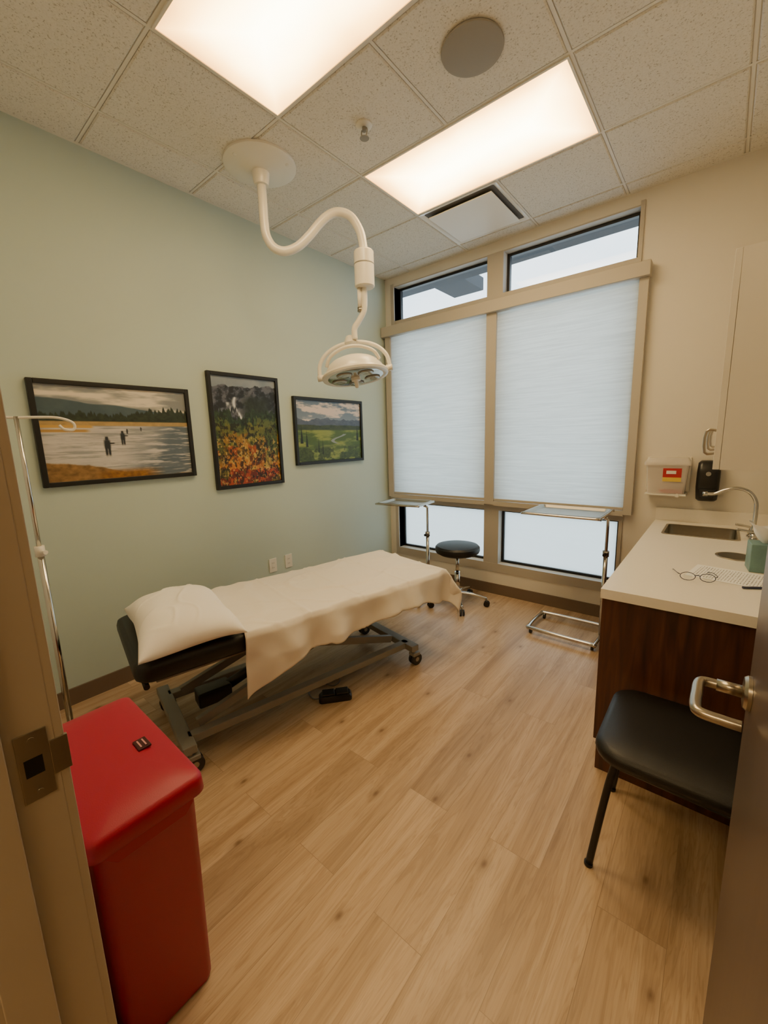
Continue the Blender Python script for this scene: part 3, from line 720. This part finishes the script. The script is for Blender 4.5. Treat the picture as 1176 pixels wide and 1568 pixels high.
revolve('base',[(.03,.0005),(.03,.01),(.02,.018),(.016,.05),(.014,.06)],m_chrome,fc)
sweep('spout',[(0,0,.05),(0,0,.15),(-.005,0,.21),(-.035,0,.262),(-.09,0,.285),(-.15,0,.27),(-.195,0,.245),(-.235,0,.243)],.0105,m_chrome,fc,seg=16)
cyl('aerator',(-.228,0,.2435),(-.252,0,.2425),.014,m_chrome,fc)
for s in (-1,1):
    cyl('valve',(0,s*.075,.0005),(0,s*.075,.035),.017,m_chrome,fc); sweep('blade_handle',[(0,s*.075,.04),(-.03,s*.08,.048),(-.08,s*.085,.055)],.007,m_chrome,fc)
box('deck_plate',(-.022,-.10,.0005),(.022,.10,.008),m_chrome,fc,bevel=.003)

# upper cabinet
uc=root('upper_cabinet'); UX=-.003; UY0=1.80; UZ0=H-.13; UZ1=H+.565
boxes('carcass',[((UX,UY0,UZ0),(XC,UY0+.018,UZ1)),((UX,UY0+.018,UZ0),(XC,YW-.45,UZ0+.018)),((UX,UY0+.018,UZ1-.018),(XC,YW-.45,UZ1)),((UX,YW-.468,UZ0+.018),(XC,YW-.45,UZ1-.018)),((XC-.012,UY0+.018,UZ0+.018),(XC,YW-.468,UZ1-.018))],m_lam,uc)
for k in range(3):
    y0=UY0+k*.423; box('cabinet_door',(UX-.019,y0+.001,UZ0+.001),(UX-.001,y0+.421,UZ1-.001),m_lam,uc,bevel=.001)
    sweep('door_pull',[(UX-.019,y0+(.04),UZ0+.055),(UX-.046,y0+.04,UZ0+.058),(UX-.046,y0+.04,UZ0+.13),(UX-.019,y0+.04,UZ0+.133)],.005,m_nickel,uc,n=3)

# sharps container
sc=root('sharps_container',(-.285,YW-.001,H-.29))
box('wall_bracket',(-.13,-.012,-.12),(.13,-.001,.12),m_wplastic,sc,bevel=.004)
loft('clear_bin',[rring(0,-.07,.215,.10,.015,-.125),rring(0,-.07,.245,.11,.015,.07)],m_clear,sc)
loft('contents',[rring(.03,-.07,.13,.085,.01,-.120),rring(.03,-.07,.14,.09,.01,-.105)],m_labred,sc)
loft('lid',[rring(0,-.072,.265,.125,.015,.07),rring(0,-.072,.265,.125,.015,.09),rring(0,-.066,.23,.10,.015,.12)],m_clear,sc)
box('label',(-.02,-.1285,-.035),(.085,-.1265,.050),m_labred,sc); box('warning_strip',(-.02,-.1295,-.040),(.085,-.1288,-.012),m_yellow,sc)
box('label_white',(-.0,-.131,.012),(.055,-.1295,.034),m_wplastic,sc)
box('bracket_tray',(-.12,-.13,-.14),(.12,-.001,-.127),m_wplastic,sc,bevel=.003)
cyl('lock',(.07,-.13,-.134),(.07,-.136,-.134),.012,m_wplastic,sc)
# soap dispenser
sd=root('soap_dispenser',(-.058,YW-.001,H-.325))
rs=[]
for z,w,d in ((-.135,.09,.07),(-.12,.115,.095),(-.04,.125,.105),(.06,.125,.10),(.12,.118,.085),(.135,.09,.06)):
    rs.append(rring(0,-d/2,w,d,.025,z))
loft('housing',rs,m_blackp,sd,split=0)
loft('push_bar',[rring(0,-.108,.08,.012,.005,-.11),rring(0,-.112,.09,.016,.006,-.05)],m_blackp,sd); cyl('level_window',(0,-.09,.05),(0,-.106,.05),.014,m_grey,sd)

# tissue box
tb=root('tissue_box',(.185,2.42,CT+.0005),.1)
box('carton',(-.055,-.055,0),(.055,.055,.125),m_teal,tb,bevel=.003)
V=[];F=[];n=20
for j in range(9):
    for i in range(n):
        a=2*math.pi*i/n; r=.012+.058*(j/8)**.8*(1+.35*math.sin(a*3+j*.3)); V.append((r*math.cos(a),r*.6*math.sin(a),.123+.085*j/8+.018*math.sin(a*2+1)*j/8))
for j in range(8):
    for i in range(n): F.append((j*n+i,j*n+(i+1)%n,(j+1)*n+(i+1)%n,(j+1)*n+i))
mesh('tissue',V,F,m_tissue,tb,smooth=True,sub=1)
# paper
def paper_mat():
    k=N('printed_paper'); v=k.coord()
    sp=k.n('ShaderNodeSeparateXYZ'); k.l(v,sp.inputs[0])
    s=k.math('SINE',k.math('MULTIPLY',sp.outputs[1],620.0)); nz=k.n('ShaderNodeTexNoise'); nz.inputs['Scale'].default_value=170; k.l(v,nz.inputs['Vector'])
    f=k.math('MULTIPLY',k.math('GREATER_THAN',s,.25),k.math('GREATER_THAN',nz.outputs[0],.47))
    ed=k.math('MULTIPLY',k.math('LESS_THAN',k.math('ABSOLUTE',sp.outputs[0]),.09),k.math('LESS_THAN',k.math('ABSOLUTE',sp.outputs[1]),.12))
    k.l(k.mix(k.math('MULTIPLY',k.math('MULTIPLY',f,ed),.7),rgba((252,252,250)),rgba((70,70,75))),k.b.inputs['Base Color']); return k.m
pp=root('printed_paper',(.075,2.24,CT+.001),math.radians(-100)); box('page',(-.108,-.14,0),(.108,.14,.0008),paper_mat(),pp)
# glasses
eg=root('eyeglasses',(-.035,2.085,CT+.003),math.radians(12))
for s in (-1,1):
    ring=[(s*.034+.026*math.cos(a),.004*math.sin(a),.018+.016*math.sin(a)) for a in [2*math.pi*k/12 for k in range(12)]]
    sweep('rim',ring,.0014,m_navy,eg,closed=True,n=3,seg=8)
    sweep('temple',[(s*.061,0,.024),(s*.068,.01,.026),(s*.070,.09,.016),(s*.068,.13,.006),(s*.062,.145,.002)],.0018,m_navy,eg,seg=8)
    cyl('lens',(s*.034,-.0006,.018),(s*.034,.0006,.018),.016,m_glass,eg,seg=24)
sweep('bridge',[(-.009,0,.022),(0,-.002,.026),(.009,0,.022)],.0018,m_navy,eg,seg=8)
# pen
pn=root('pen',(.17,2.12,CT+.006),.5); cyl('barrel',(-.07,0,0),(.06,0,0),.005,m_navy,pn); cyl('tip',(.06,0,0),(.072,0,0),.005,m_steel,pn,r2=.001)

# ---------------------------------------------------------------- chair
ch=root('side_chair',(-.02,1.535,0))
w,d=.46,.45
rs=[rring(0,0,w-.06,d-.06,.07,.425),rring(0,0,w-.01,d-.01,.085,.432),rring(0,0,w,d,.09,.45),rring(0,0,w-.008,d-.008,.09,.468),rring(0,0,w-.05,d-.05,.08,.478),rring(0,0,w-.2,d-.2,.06,.482)]
loft('seat',rs,m_black,ch,split=0)
for s in (-1,1):
    sweep('front_leg',[(-.16,s*.17,.42),(-.18,s*.18,.30),(-.215,s*.195,.006)],.0115,m_blackmetal,ch)
    sweep('back_leg',[(.23,s*.20,.006),(.205,s*.19,.25),(.195,s*.185,.42),(.215,s*.185,.60),(.265,s*.18,.84)],.0115,m_blackmetal,ch)
    cyl('glide',(-.216,s*.195,0),(-.216,s*.195,.012),.014,m_blackp,ch); cyl('glide',(.23,s*.20,0),(.23,s*.20,.012),.014,m_blackp,ch)
    cyl('side_rail',(-.16,s*.175,.41),(.195,s*.185,.41),.011,m_blackmetal,ch)
cyl('front_rail',(-.16,-.17,.41),(-.16,.17,.41),.010,m_blackmetal,ch)
BM=Matrix.Translation((.235,0,.74))@Matrix.Rotation(math.radians(12),4,'Y')
loft('backrest',[[(x,y,z) for (y,z,x) in rring(0,0,.42,.24,.05,xx)] for xx in (-.022,-.008,.016)],m_black,ch,M=BM)

# ---------------------------------------------------------------- world & camera
wd=bpy.data.worlds.new('overcast_sky'); S.world=wd; wd.use_nodes=True; t=wd.node_tree
bg=t.nodes['Background']; tc=t.nodes.new('ShaderNodeTexCoord'); nz=t.nodes.new('ShaderNodeTexNoise'); nz.inputs['Scale'].default_value=3; nz.inputs['Detail'].default_value=4
rp=t.nodes.new('ShaderNodeValToRGB'); rp.color_ramp.elements[0].position=.35; rp.color_ramp.elements[0].color=(.50,.68,.84,1); rp.color_ramp.elements[1].position=.65; rp.color_ramp.elements[1].color=(.88,.94,.98,1)
t.links.new(tc.outputs['Generated'],nz.inputs['Vector']); t.links.new(nz.outputs[0],rp.inputs[0]); t.links.new(rp.outputs[0],bg.inputs[0]); bg.inputs[1].default_value=3.9

cam=bpy.data.cameras.new('camera'); co=bpy.data.objects.new('camera',cam); COL.objects.link(co); S.camera=co
Yc=Vector((.634,.1507,-.758)).normalized(); Zc=Vector((-.0271,.9853,.1692)); Zc=(Zc-Yc*Zc.dot(Yc)).normalized(); Xc=Yc.cross(Zc)
right=Vector((Xc.x,Yc.x,Zc.x)); up=Vector((Xc.y,Yc.y,Zc.y)); back=Vector((Xc.z,Yc.z,Zc.z))
Mx=Matrix(((right.x,up.x,back.x,0),(right.y,up.y,back.y,0),(right.z,up.z,back.z,H),(0,0,0,1)))
co.matrix_world=Mx
cam.sensor_fit='HORIZONTAL'; cam.sensor_width=36; cam.lens=624/1176*36; cam.clip_start=.01
